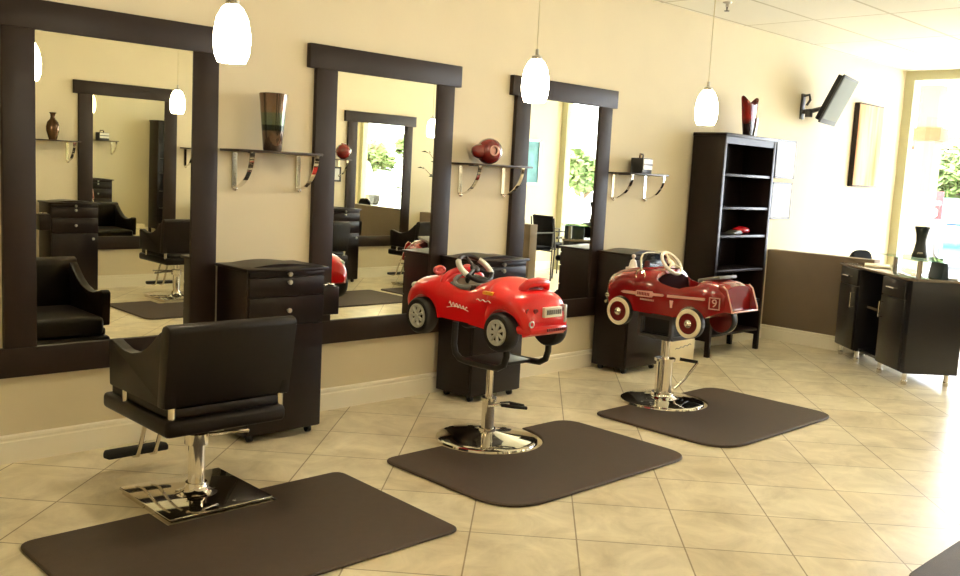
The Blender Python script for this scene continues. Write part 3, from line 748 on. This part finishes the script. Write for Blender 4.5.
# fan vase on the bookcase
fv = thing('fan_vase', (7.23, -.15, 1.8385), 'flared dark red glass vase on top of the bookcase', 'vase')
fv.location = (7.23, -.15, 1.8385)
def fanring(z, a, bq, sk, n=28): return [(7.23+sk + a*math.cos(2*PI*k/n), -.15 + bq*math.sin(2*PI*k/n), 1.8385+z + (.035*math.cos(4*PI*k/n) if z > .28 else 0)) for k in range(n)]
fm = MB(); bmv = fm.bm
sp_ = [(0, .058, .035, 0), (.02, .062, .038, 0), (.10, .080, .042, -.004), (.2, .098, .045, -.008), (.30, .118, .048, -.012), (.301, .112, .042, -.012), (.2, .09, .038, -.008), (.05, .055, .03, 0)]
rr = [[bmv.verts.new(p) for p in fanring(*s_)] for s_ in sp_]
for A, B in zip(rr, rr[1:]):
    for k in range(28): bmv.faces.new((A[k], A[(k+1) % 28], B[(k+1) % 28], B[k]))
bmv.faces.new(rr[0][::-1]); bmv.faces.new(rr[-1]); bmesh.ops.recalc_face_normals(bmv, faces=bmv.faces[:])
fm.build('vase_body', stripes_mat('red_black_glass', [(0, (24, 16, 16)), (.10, (40, 16, 14)), (.16, (140, 26, 20)), (.34, (90, 20, 16))], rough=.08), fv, sharp=60)
MB().prism([(7.255, 1.8405), (7.275, 1.8405), (7.305, 2.0), (7.282, 2.0)], 'y', -.198, -.17).build('clear_highlight_stripe', M['silverpl'], fv)  # opaque silver stripe paints the white highlights and clear side of the glass
# dish on the bookcase shelf
ds = thing('red_dish', (7.17, -.17, 1.0105), 'small red dish with a pale tip on a bookcase shelf', 'dish')
ds.location = (7.17, -.17, 1.0105)
MB().ball((7.215, -.17, 1.045), .10, 1.05, .62, .34).build('dish_body', mat('glossy_red', (196, 24, 38), .2, coat=.6), ds)
MB().prism([(7.0, 1.012), (7.16, 1.012), (7.2, 1.05), (7.1, 1.042)], 'y', -.215, -.12, .006).build('dish_tip', M['grey'], ds)

# ------------------------------------------------------------------ wall pictures, tv
def frame_pic(name, x0, x1, z0, z1, dep, fm_, pm, bw, label, cat='picture'):
    t = thing(name, ((x0+x1)/2, .03, z0), label, cat)
    f = MB().box(x0, x1, .03-dep, .03, z0, z0+bw).box(x0, x1, .03-dep, .03, z1-bw, z1).box(x0, x0+bw, .03-dep, .03, z0, z1).box(x1-bw, x1, .03-dep, .03, z0, z1)
    f.build('frame', fm_, t)
    MB().box(x0+bw*.6, x1-bw*.6, .016, .024, z0+bw*.6, z1-bw*.6).build('sheet', pm, t)
    return t
frame_pic('framed_notice', 8.05, 8.42, 1.51, 1.87, .016, M['blk'], M['paper'], .018, 'upper white notice in a thin dark frame behind the bookcase')
frame_pic('framed_notice', 8.03, 8.405, 1.127, 1.472, .016, M['blk'], M['paper'], .018, 'lower white notice in a thin dark frame behind the bookcase')
pm = bpy.data.materials.new('abstract_print'); pm.use_nodes = True
nt = pm.node_tree; bs = nt.nodes['Principled BSDF']; bs.inputs['Roughness'].default_value = .95; bs.inputs['Specular IOR Level'].default_value = .05; tc = nt.nodes.new('ShaderNodeTexCoord'); wv = nt.nodes.new('ShaderNodeTexNoise'); wv.inputs['Scale'].default_value = 3
mpn = nt.nodes.new('ShaderNodeMapping'); mpn.inputs['Scale'].default_value = (3, 1, .35)
rp = nt.nodes.new('ShaderNodeValToRGB'); rp.color_ramp.elements[0].color = (*lin((158, 172, 172)), 1); rp.color_ramp.elements[0].position = .35
rp.color_ramp.elements[1].color = (*lin((206, 142, 104)), 1); rp.color_ramp.elements[1].position = .68
e_ = rp.color_ramp.elements.new(.5); e_.color = (*lin((206, 184, 148)), 1)
nt.links.new(tc.outputs['Object'], mpn.inputs[0]); nt.links.new(mpn.outputs[0], wv.inputs['Vector']); nt.links.new(wv.outputs['Fac'], rp.inputs[0]); nt.links.new(rp.outputs[0], bs.inputs['Base Color'])
cv = thing('framed_picture', (9.9, .03, 1.475), 'tall pale abstract picture with deep dark edges beside the shop window', 'picture')
MB().box(9.60, 10.20, -.025, .03, 1.475, 2.34, .003).build('frame', M['espresso'], cv)
MB().box(9.603, 10.197, -.030, -.024, 1.49, 2.325).build('print', pm, cv)
bp_ = frame_pic('framed_picture', 9.75, 10.35, 1.28, 1.94, .03, M['silverpl'], mat('blue_green_print', (96, 150, 160), .6, noise=.35, nscale=5), .03, 'blue green framed picture on the opposite wall seen in the farthest mirror')
bp_.location = (10.05, YR, 1.28); bp_.rotation_euler = (0, 0, PI)

tv = thing('wall_television', (8.47, .03, 2.1), 'small flat television tilted down on a swivel wall bracket', 'television')
n_ = Vector((.22, -1, 0)).normalized()
zt_ = Matrix.Translation((8.60, -.26, 2.26)) @ Matrix.Rotation(math.atan2(n_.y, n_.x), 4, 'Z') @ Matrix.Rotation(math.radians(24), 4, 'Y')
# local +x = screen normal, z up (tilted forward), y = width
MB().box(-.045, .0, -.27, .27, -.22, .22, .012, mtx=zt_).build('cabinet', M['blk'], tv)
MB().box(.0, .022, -.285, .285, -.235, .235, .006, mtx=zt_).build('bezel', mat('bezel_silver', (84, 86, 84), .6, spec=.2), tv)
MB().box(.021, .024, -.255, .255, -.19, .21, mtx=zt_).build('screen', mat('screen_glass', (132, 136, 130), .8, spec=.05), tv)
ar = MB().box(8.44, 8.50, .01, .03, 2.08, 2.32, .004)
ar.tube([(8.47, .02, 2.30), (8.47, -.04, 2.31), (8.475, -.05, 2.26), (8.47, -.02, 2.21)], .012, 8)
ar.tube([(8.47, .02, 2.15), (8.48, -.08, 2.16), (8.53, -.12, 2.18), (8.56, -.18, 2.20)], .022, 8)
ar.cyl((8.47, -.05, 2.10), (8.47, -.05, 2.17), .035)
ar.build('swivel_bracket', M['dkgrey'], tv)

# ------------------------------------------------------------------ reception desk
dk = thing('reception_desk', (7.6, -1.35, 0), 'dark reception desk with chrome legs and drawers in front of the shop window', 'desk')
A = Vector((7.93, -.76)); Bc = Vector((7.08, -1.68)); Cc = Vector((7.36, -1.98)); Lg = (Bc-A).length
e1 = (Bc-A).normalized(); e2 = Vector((-e1.y, e1.x))
if e2.x < 0: e2 = -e2
Wd = .43
def dm():  # local frame: u along the staff side from wall to room, v outwards to the window, w up
    m_ = Matrix.Identity(4); m_[0][0], m_[1][0] = e1.x, e1.y; m_[0][1], m_[1][1] = e2.x, e2.y; m_[0][3], m_[1][3] = A.x, A.y
    return m_
D = dm()
if D.determinant() < 0: pass
def dbox(u0, u1, v0, v1, z0, z1, bev=0): 
    return MB().prism([(tuple((D @ Vector((u, v, 0)))[:2])) for u, v in ((u0, v0), (u1, v0), (u1, v1), (u0, v1))], 'z', z0, z1, bev)
top = []
for u, v in ((-.01, -.012), (Lg-.10, -.012), (Lg-.04, 0), (Lg+.012, .05), (Lg+.012, Wd+.01), (-.01, Wd+.01)): top.append(tuple((D @ Vector((u, v, 0)))[:2]))
MB().prism(top, 'z', .785, .805, .003).build('worktop', M['desktop'], dk)
dbox(0, .36, .02, Wd, .09, .785, .002).build('pedestal', M['desk'], dk)
dbox(.80, Lg, .02, Wd, .09, .785, .002).build('pedestal', M['desk'], dk)
dbox(.36, .80, Wd-.06, Wd, .09, .785).build('modesty_panel', M['desk'], dk)
dbox(.36, .80, .10, Wd-.06, .46, .48).build('keyboard_shelf', M['desktop'], dk)
dbox(.36, .80, .06, Wd-.06, .09, .11).build('plinth', M['desk'], dk)
def handle(par, u0, z0, u1, z1):
    p0 = D @ Vector((u0, .0, z0)); p1 = D @ Vector((u1, .0, z1)); o_ = Vector((-e2.x, -e2.y, 0))*.03
    MB().tube([p0, p0+o_, p1+o_, p1], .006, 8).build('handle', M['chrome'], par)
for u0, u1 in ((.01, .35), (.81, Lg-.06)):
    d_ = dbox(u0, u1, 0, .02, .64, .775, .002).build('drawer', M['desk'], dk); um = (u0+u1)/2
    handle(d_, um-.06, .71, um+.06, .71)
    d_ = dbox(u0, u1, 0, .02, .10, .632, .002).build('door', M['desk'], dk)
    uh = u1-.04 if u0 < .5 else u0+.04
    handle(d_, uh, .46, uh, .58)
for u, v in ((.04, .05), (.36, .05), (.80, .05), (Lg-.04, .05), (Lg-.04, Wd-.06), (.04, Wd-.06)):
    p = D @ Vector((u, v, 0))
    MB().lathe([(0, 0), (.02, 0), (.022, .03), (.018, .035), (.018, .09), (0, .09)], (p.x, p.y, 0), 20).build('leg', M['chrome'], dk)
# glass riser on standoffs
gr_ = thing('glass_riser', (7.45, -1.62, .805), 'clear glass shelf on two chrome posts standing on the reception desk', 'glass shelf')
for u, v in ((.765, .11), (1.19, .09)):
    p = D @ Vector((u, v, 0)); MB().cyl((p.x, p.y, .8055), (p.x, p.y, .937), .018).build('post', M['steel'], gr_)
dbox(.66, Lg+.02, .02, .36, .937, .945).build('glass_plate', M['plate'], gr_)
hp = D @ Vector((.95, .20, 0))
hg = MB().lathe([(0, 0), (.058, 0), (.060, .01), (.046, .06), (.036, .12), (.042, .18), (.058, .235), (.052, .236), (.03, .13), (0, .12)], (hp.x, hp.y, .9455), 28).build('hourglass_vase', mat('charcoal_ceramic', (30, 38, 40), .4), None, (hp.x, hp.y, .9455))
hgt = thing('hourglass_vase', (hp.x, hp.y, .9455), 'black hourglass shaped vase with a small white mark on the glass desk shelf', 'vase')
hg.name = 'vase_body'; hg.parent = hgt; hg.location = (0, 0, 0)
dv = Vector((0-hp.x, -4.38-hp.y, 0)).normalized(); sd = Vector((-dv.y, dv.x, 0))
lm = MB()
for k in range(3):
    c0 = Vector((hp.x, hp.y, 0)) + dv*.056 + sd*(.012*(k-1)); lm.tube([c0 + Vector((0, 0, .975)) + sd*-.006, c0 + Vector((0, 0, .988)) + sd*.0, c0 + Vector((0, 0, .979)) + sd*.008], .0025, 6)
lm.build('white_mark', M['white'], hgt)
bxp = D @ Vector((1.14, .31, 0))
tm = thing('desk_monitor', (bxp.x, bxp.y, .8055), 'dark blue grey desk terminal under the glass shelf at the right picture edge', 'terminal')
q2 = Matrix.Translation((bxp.x, bxp.y, .8055)) @ Matrix.Rotation(math.atan2(e1.y, e1.x), 4, 'Z')
MB().prism([(-.02, 0), (-.08, .0), (-.06, .12), (-.035, .125)], 'x', -.10, .10, .004, mtx=q2).build('housing', mat('slate_plastic', (52, 66, 74), .35), tm)
MB().box(-.09, .09, -.004, .06, 0, .014, .003, mtx=q2).build('keypad', M['silverpl'], tm)
pp = D @ Vector((.25, .2, 0))
pb = Matrix.Translation((pp.x, pp.y, .8055)) @ Matrix.Rotation(.4, 4, 'Z')
tag(MB().box(-.15, .15, -.1, .1, 0, .012, .002, mtx=pb).build('paper_pad', M['cream'], None, (pp.x, pp.y, .8055)), 'pale paper pad lying on the reception desk', 'paper')

# ------------------------------------------------------------------ office and waiting chairs
def office_chair(x, y, rz, label):
    t = thing('office_chair', (0, 0, 0), label, 'chair')
    b = MB()
    for k in range(5):
        a = 2*PI*k/5; b.tube([(0, 0, .09), (.15*math.cos(a), .15*math.sin(a), .085), (.27*math.cos(a), .27*math.sin(a), .06)], .016, 8); b.ball((.27*math.cos(a), .27*math.sin(a), .03), .03, u=12, v=8)
    b.build('star_base', M['blk'], t)
    MB().cyl((0, 0, .08), (0, 0, .44), .025).build('gas_column', M['chrome'], t)
    MB().box(-.23, .23, -.22, .24, .43, .50, .03, 3).build('seat', M['cloth'], t)
    back = []
    for k in range(25):
        a = 2*PI*k/24; back.append((.21*math.copysign(abs(math.cos(a))**.7, math.cos(a)), .72 + .165*math.copysign(abs(math.sin(a))**.7, math.sin(a))))
    MB().prism(back[:-1], 'y', -.27, -.22, .015).build('backrest', M['cloth'], t)
    MB().tube([(0, -.1, .44), (0, -.25, .46), (0, -.28, .6)], .02, 8).build('back_bar', M['blk'], t)
    for sx in (-1, 1): MB().tube([(sx*.22, -.1, .46), (sx*.28, -.1, .5), (sx*.28, -.1, .66), (sx*.28, -.2, .69), (sx*.28, .1, .69)], .016, 8).build('armrest', M['blk'], t)
    t.location = (x, y, 0); t.rotation_euler = (0, 0, rz); return t
office_chair(8.64, -.85, math.radians(178), 'black round backed office chair behind the grey half wall')
oc = [o for o in bpy.data.objects if o.name == 'office_chair'][0]
dup(oc, (8.62, -2.72, 0), math.radians(75), 'black round backed office chair at the far side of the reception desk')
dup(oc, (8.62, -3.95, 0), math.radians(40), 'black round backed office chair behind the opposite half wall')
def wait_chair(x, y, rz, label):
    t = thing('waiting_chair', (0, 0, 0), label, 'chair')
    MB().box(-.24, .24, -.22, .25, .42, .47, .02, 3).build('seat', M['cloth'], t)
    MB().prism([(-.23, .44), (-.30, .86), (-.27, .87), (-.20, .46)], 'x', -.22, .22, .006).build('backrest', M['cloth'], t)
    for sx in (-1, 1):
        MB().tube([(sx*.26, .24, 0), (sx*.26, .24, .66), (sx*.26, -.24, .66)], .011, 8).build('armrest', M['blk'], t)
        MB().tube([(sx*.26, -.26, 0), (sx*.26, -.24, .45), (sx*.26, -.29, .84)], .011, 8).build('leg', M['blk'], t)
    MB().box(-.26, .26, -.235, -.215, .40, .42).box(-.26, .26, .22, .24, .40, .42).build('seat_rail', M['blk'], t)
    t.location = (x, y, 0); t.rotation_euler = (0, 0, rz); return t
wait_chair(9.30, -4.25, math.radians(-84), 'black waiting chair with thin arms nearest the grey half wall of the opposite side')
wc = [o for o in bpy.data.objects if o.name == 'waiting_chair'][0]
dup(wc, (10.1, -4.40, 0), math.radians(-80), 'black waiting chair with thin arms nearest the shop window')

# ------------------------------------------------------------------ ornaments on the opposite wall
tag(MB().lathe([(0, 0), (.035, 0), (.038, .01), (.058, .08), (.06, .12), (.05, .165), (.025, .195), (.02, .215), (.022, .24), (.034, .255), (.03, .257), (.015, .22), (0, .2)], (3.33, YR+.12, 1.4752), 32).build('bronze_vase', M['bronze'], None, (3.33, YR+.12, 1.4752)),
    'bronze urn vase on the opposite wall shelf reflected in the largest mirror', 'vase')
tag(MB().lathe([(0, 0), (.03, 0), (.07, .03), (.095, .08), (.092, .12), (.06, .165), (.03, .18), (.03, .19), (.02, .18), (.05, .15), (.07, .09), (0, .02)], (6.72, YR+.12, 1.4752), 32).build('round_vase', M['redglass'], None, (6.72, YR+.12, 1.4752)),
    'round red vase on the opposite wall shelf reflected in the middle mirror', 'vase')
sp2 = frame_pic('framed_card', 6.60, 6.76, 1.20, 1.38, .02, M['blk'], M['paper'], .02, 'small dark framed card under the opposite shelf with the round red vase')
sp2.location = (6.69, YR, 1.2); sp2.rotation_euler = (0, 0, PI)
# potted palm
pt = thing('potted_palm', (8.42, YR+.42, 0), 'potted palm standing against the opposite wall', 'plant')
px_, py_ = 8.42, YR+.42
MB().lathe([(0, 0), (.13, 0), (.14, .02), (.18, .34), (.19, .36), (.17, .36), (.16, .32), (0, .32)], (px_, py_, 0), 28).build('pot', M['frost'], pt)
MB().cyl((px_, py_, .3), (px_, py_, .325), .16).build('soil', M['bark'], pt)
st = MB(); lf = MB()
for k in range(20):
    a = random.uniform(0, 2*PI); h = random.uniform(.9, 1.55); rch = random.uniform(.15, .55)
    pts = []
    for s in range(9):
        u = s/8; pts.append(Vector((px_+rch*u*u*math.cos(a), max(YR+.04, py_+rch*u*u*math.sin(a)), .31 + h*(u - .12*u*u*u))))
    st.tube(pts, [.008*(1-.6*s/8) for s in range(9)], 6)
    for s in range(3, 9):
        for sd_ in (-1, 1):
            d = (pts[s]-pts[s-1]).normalized(); side = d.cross(Vector((0, 0, 1)));
            if side.length < .01: side = Vector((1, 0, 0))
            side = side.normalized()*sd_
            p = pts[s]; L_ = .2*random.uniform(.7, 1.2); tip = p + side*L_*.75 + d*L_*.5 - Vector((0, 0, L_*.25)); tip.y = max(tip.y, YR+.02)
            mid = (p+tip)/2 + Vector((0, 0, .015)); wv_ = d*.014
            bm2 = lf.bm; v = [bm2.verts.new(q_) for q_ in (p, mid-wv_, tip, mid+wv_)]; bm2.faces.new(v)
st.build('stem', M['palm'], pt); lf.build('leaves', M['palm'], pt)

# ------------------------------------------------------------------ pendants
def make_pendant(x, y, label):
    t = thing('pendant_lamp', (x, y, ZC), label, 'lamp')
    MB().lathe([(.0, ZC), (.055, ZC), (.055, ZC-.012), (.02, ZC-.03), (0, ZC-.03)], (x, y, 0), 24).build('ceiling_rose', M['steel'], t)
    MB().cyl((x, y, 2.04), (x, y, ZC-.025), .0035, n=8).build('cord', M['cord'], t)
    MB().lathe([(0, 2.05), (.008, 2.048), (.009, 2.02), (.026, 2.012), (.026, 1.995), (0, 1.995)], (x, y, 0), 20).build('socket_cap', M['steel'], t)
    MB().lathe([(.026, 1.998), (.040, 1.985), (.058, 1.95), (.068, 1.90), (.070, 1.86), (.065, 1.815), (.052, 1.785), (.048, 1.787), (.06, 1.82), (.064, 1.86), (.062, 1.90), (.052, 1.948), (.036, 1.98), (.022, 1.99)], (x, y, 0), 32, closed=True).build('lamp_shade', M['shade'], t)
    MB().ball((x, y, 1.88), .028, 1, 1, 1.3).build('bulb', M['bulb'], t)
    return t
M['bulb'] = mat('bulb_glow', (255, 240, 215), .5, emit=(255, 240, 208), estr=240)
pd = make_pendant(1.825, -1.10, 'lit white glass pendant lamp above the black styling chair')
dup(pd, (3.52, -1.10, ZC), 0, 'lit white glass pendant lamp above the bright red toy car')
dup(pd, (5.09, -1.10, ZC), 0, 'lit white glass pendant lamp above the deep red fire engine car')
for x, l in ((2.50, 'lit white pendant lamp of the opposite row nearest the camera'), (4.12, 'lit white pendant lamp of the opposite row reflected in the largest mirror'), (5.74, 'lit white pendant lamp of the opposite row before the second opposite mirror from the palm'), (7.30, 'lit white pendant lamp of the opposite row reflected in the middle mirror')):
    dup(pd, (x, -4.0, ZC), 0, l)
spk = thing('ceiling_sprinkler', (6.33, -.41, ZC), 'small metal fire sprinkler hanging from the ceiling', 'sprinkler')
MB().lathe([(0, ZC), (.035, ZC), (.03, ZC-.008), (.012, ZC-.012), (.012, ZC-.035), (0, ZC-.035)], (6.33, -.41, 0), 20).build('escutcheon', M['steel'], spk)
MB().lathe([(0, ZC-.035), (.007, ZC-.036), (.005, ZC-.06), (.02, ZC-.062), (.02, ZC-.066), (0, ZC-.066)], (6.33, -.41, 0), 16).build('deflector', M['dkgrey'], spk)

# ------------------------------------------------------------------ outside
struct('pavement', MB().box(XF+.05, 60, -40, 40, -.12, -.02), M['ped'])
struct('canopy', MB().box(XF+.10, 13.3, -16, 12, 2.86, 3.2), M['stucco'])
for x, y, l in ((13.05, .56, 'cream stucco post outside the window near the mirror wall'), (13.05, -5.6, 'cream stucco post outside the window near the opposite wall')):
    p = thing('porch_post', (x, y, -.02), l, 'post')
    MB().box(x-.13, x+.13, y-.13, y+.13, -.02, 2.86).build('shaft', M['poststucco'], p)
    MB().box(x-.17, x+.17, y-.17, y+.17, -.02, .25, .01).build('plinth', M['poststucco'], p)
    MB().box(x-.16, x+.16, y-.2, y+.2, 2.14, 2.31, .01).build('terracotta_band', M['terra'], p)
def parked_car(x, y, rz, m, label):
    t = thing('parked_car', (0, 0, 0), label, 'car')
    prof = [(-2.1, .35), (-2.15, .6), (-2.05, .82), (-1.2, .92), (-.55, 1.40), (.75, 1.43), (1.55, .98), (2.05, .9), (2.15, .55), (2.1, .33)]
    MB().prism([(a, b_) for a, b_ in prof], 'y', -.85, .85, .09, 3).build('car_body', m, t)
    for sy in (-1, 1):
        MB().prism([(-1.0, .95), (-.5, 1.33), (.7, 1.36), (1.3, .98)], 'y', sy*.84, sy*.862).build('side_glass', M['carglass'], t)
    MB().prism([(-1.17, .935), (-.57, 1.375), (-.60, 1.385), (-1.2, .95)], 'y', -.68, .68).build('windscreen', M['carglass'], t)
    MB().prism([(.78, 1.40), (1.5, 1.0), (1.53, 1.015), (.81, 1.42)], 'y', -.68, .68).build('rear_glass', M['carglass'], t)
    for wx in (-1.35, 1.3):
        for sy in (-1, 1):
            wh = MB().cyl((wx, sy*.70, .31), (wx, sy*.88, .31), .31, n=24).build('wheel', M['tyre'], t)
            MB().cyl((wx, sy*.87, .31), (wx, sy*.895, .31), .2, n=20).build('hub_cap', M['silverpl'], wh)
    t.location = (x, y, -.02); t.rotation_euler = (0, 0, rz); return t
parked_car(19.3, 1.8, math.radians(24), M['bluecar'], 'blue car parked outside the window')
pc = [o for o in bpy.data.objects if o.name == 'parked_car'][0]
c2 = parked_car(19.0, -9.5, math.radians(5), M['whitecar'], 'white car parked outside seen in the farthest mirror')
parked_car(18.6, 11.5, math.radians(70), M['whitecar'], 'white car parked outside beyond the mirror wall side')
def tree(x, y, h, r, label, n=1500):
    t = thing('tree', (x, y, -.02), label, 'tree')
    tr_ = MB().tube([(x, y, -.05), (x+.05, y, h*.3), (x-.05, y+.05, h*.55), (x, y, h*.8)], [.16, .13, .10, .04], 10)
    for k in range(6):
        a = k*1.05; tr_.tube([(x, y, h*(.38+.05*k)), (x+r*.6*math.cos(a), y+r*.6*math.sin(a), h*(.55+.06*k))], [.06, .02], 8)
    tr_.build('trunk', M['bark'], t)
    cr = MB(); bmx = cr.bm
    blobs = [(random.uniform(-.6, .6)*r, random.uniform(-.6, .6)*r, h*.62+random.uniform(-.35, .4)*r, r*random.uniform(.35, .6)) for k in range(12)]
    for k in range(n):
        bx, by, bz, br = random.choice(blobs)
        v = Vector((random.gauss(0, 1), random.gauss(0, 1), random.gauss(0, 1))).normalized()*br*random.uniform(.6, 1.05)
        c = Vector((x+bx, y+by, bz)) + v
        a = Vector((random.gauss(0, 1), random.gauss(0, 1), random.gauss(0, .6))).normalized(); b2 = a.orthogonal().normalized(); s = random.uniform(.10, .2)
        bmx.faces.new([bmx.verts.new(c + a*s), bmx.verts.new(c + b2*s*.5), bmx.verts.new(c - a*s), bmx.verts.new(c - b2*s*.5)])
    cr.build('foliage', M['green'], t)
    return t
tree(24, 3.9, 3.0, .95, 'leafy tree outside the window right of the cream post')
tree(21, -12.9, 2.6, .8, 'leafy tree outside seen in the farthest mirror')
tree(21, 13.0, 2.5, .75, 'leafy tree outside seen deep in the middle mirror')
tree(30, 21, 3.4, 1.2, 'taller leafy tree far beyond the parked cars')
bd = thing('shop_building', (34, 9.5, -.02), 'cream building with a terracotta roof across the parking lot', 'building')
MB().box(32, 38, 1, 18, -.02, 2.9).build('wall', M['stucco'], bd)
MB().prism([(31.4, 3.0), (38.5, 3.0), (38.5, 3.4), (33.2, 3.4), (31.4, 3.3)], 'y', 6.9, 18.5).build('roof', M['terra'], bd)
for yy in (3, 6, 9, 12, 15):
    MB().box(31.96, 32.02, yy, yy+1.6, .5, 2.2).build('window', M['carglass'], bd)
sx_, sy0, sy1 = 17.0, 1.70, 1.98
sg = thing('street_sign', (sx_, 1.84, -.02), 'maroon and white board on a post outside the window', 'sign')
MB().cyl((sx_, 1.84, -.02), (sx_, 1.84, 1.02), .04).build('post', M['steel'], sg)
sgb = MB().box(sx_-.03, sx_+.03, sy0, sy1, 1.02, 1.50, .01).build('board', M['maroonsign'], sg)
MB().box(sx_-.045, sx_-.028, sy0+.02, sy1-.02, 1.26, 1.33).build('white_band', M['white'], sgb)
MB().box(sx_-.045, sx_-.028, sy0+.06, sy1-.08, 1.06, 1.20, .03).build('white_shape', M['white'], sgb)

GROUPS = {'wall_mirror': 'dark framed wall mirrors', 'wall_shelf': 'wall shelves with curled chrome brackets', 'station_cabinet': 'dark drawer cabinets at the stations', 'styling_chair': 'black styling chairs', 'floor_mat': 'dark floor mats', 'pendant_lamp': 'white glass pendant lamps', 'office_chair': 'round backed office chairs', 'waiting_chair': 'waiting chairs', 'framed_notice': 'white framed notices', 'porch_post': 'posts outside', 'parked_car': 'parked cars outside', 'tree': 'trees outside', 'toy_car_chair': 'child car seats', 'pedal_car_chair': 'child car seats'}
for o in bpy.data.objects:
    if o.parent is None and o.name.split('.')[0] in GROUPS: o['group'] = GROUPS[o.name.split('.')[0]]

# ------------------------------------------------------------------ daylight
wd = bpy.data.worlds.new('sky'); scene.world = wd; wd.use_nodes = True
nt = wd.node_tree; bg = nt.nodes['Background']
bg.inputs['Color'].default_value = (*lin((236, 244, 255)), 1); bg.inputs['Strength'].default_value = 11.5
sun = bpy.data.lights.new('sun', 'SUN'); sun.energy = 20; sun.angle = .02; sun.color = (1, .95, .86)
so = bpy.data.objects.new('sun', sun); col.objects.link(so); so.rotation_euler = Vector((.62, -.12, -.78)).to_track_quat('-Z', 'Y').to_euler()

scene.view_settings.view_transform = 'Standard'; scene.view_settings.look = 'None'
scene.view_settings.gamma = 1; scene.view_settings.use_curve_mapping = False
scene.view_settings.exposure = 0.6
scene.cycles.use_denoising = True
scene.cycles.max_bounces = 12; scene.cycles.glossy_bounces = 8; scene.cycles.transparent_max_bounces = 12; scene.cycles.diffuse_bounces = 6
scene.cycles.sample_clamp_indirect = 6
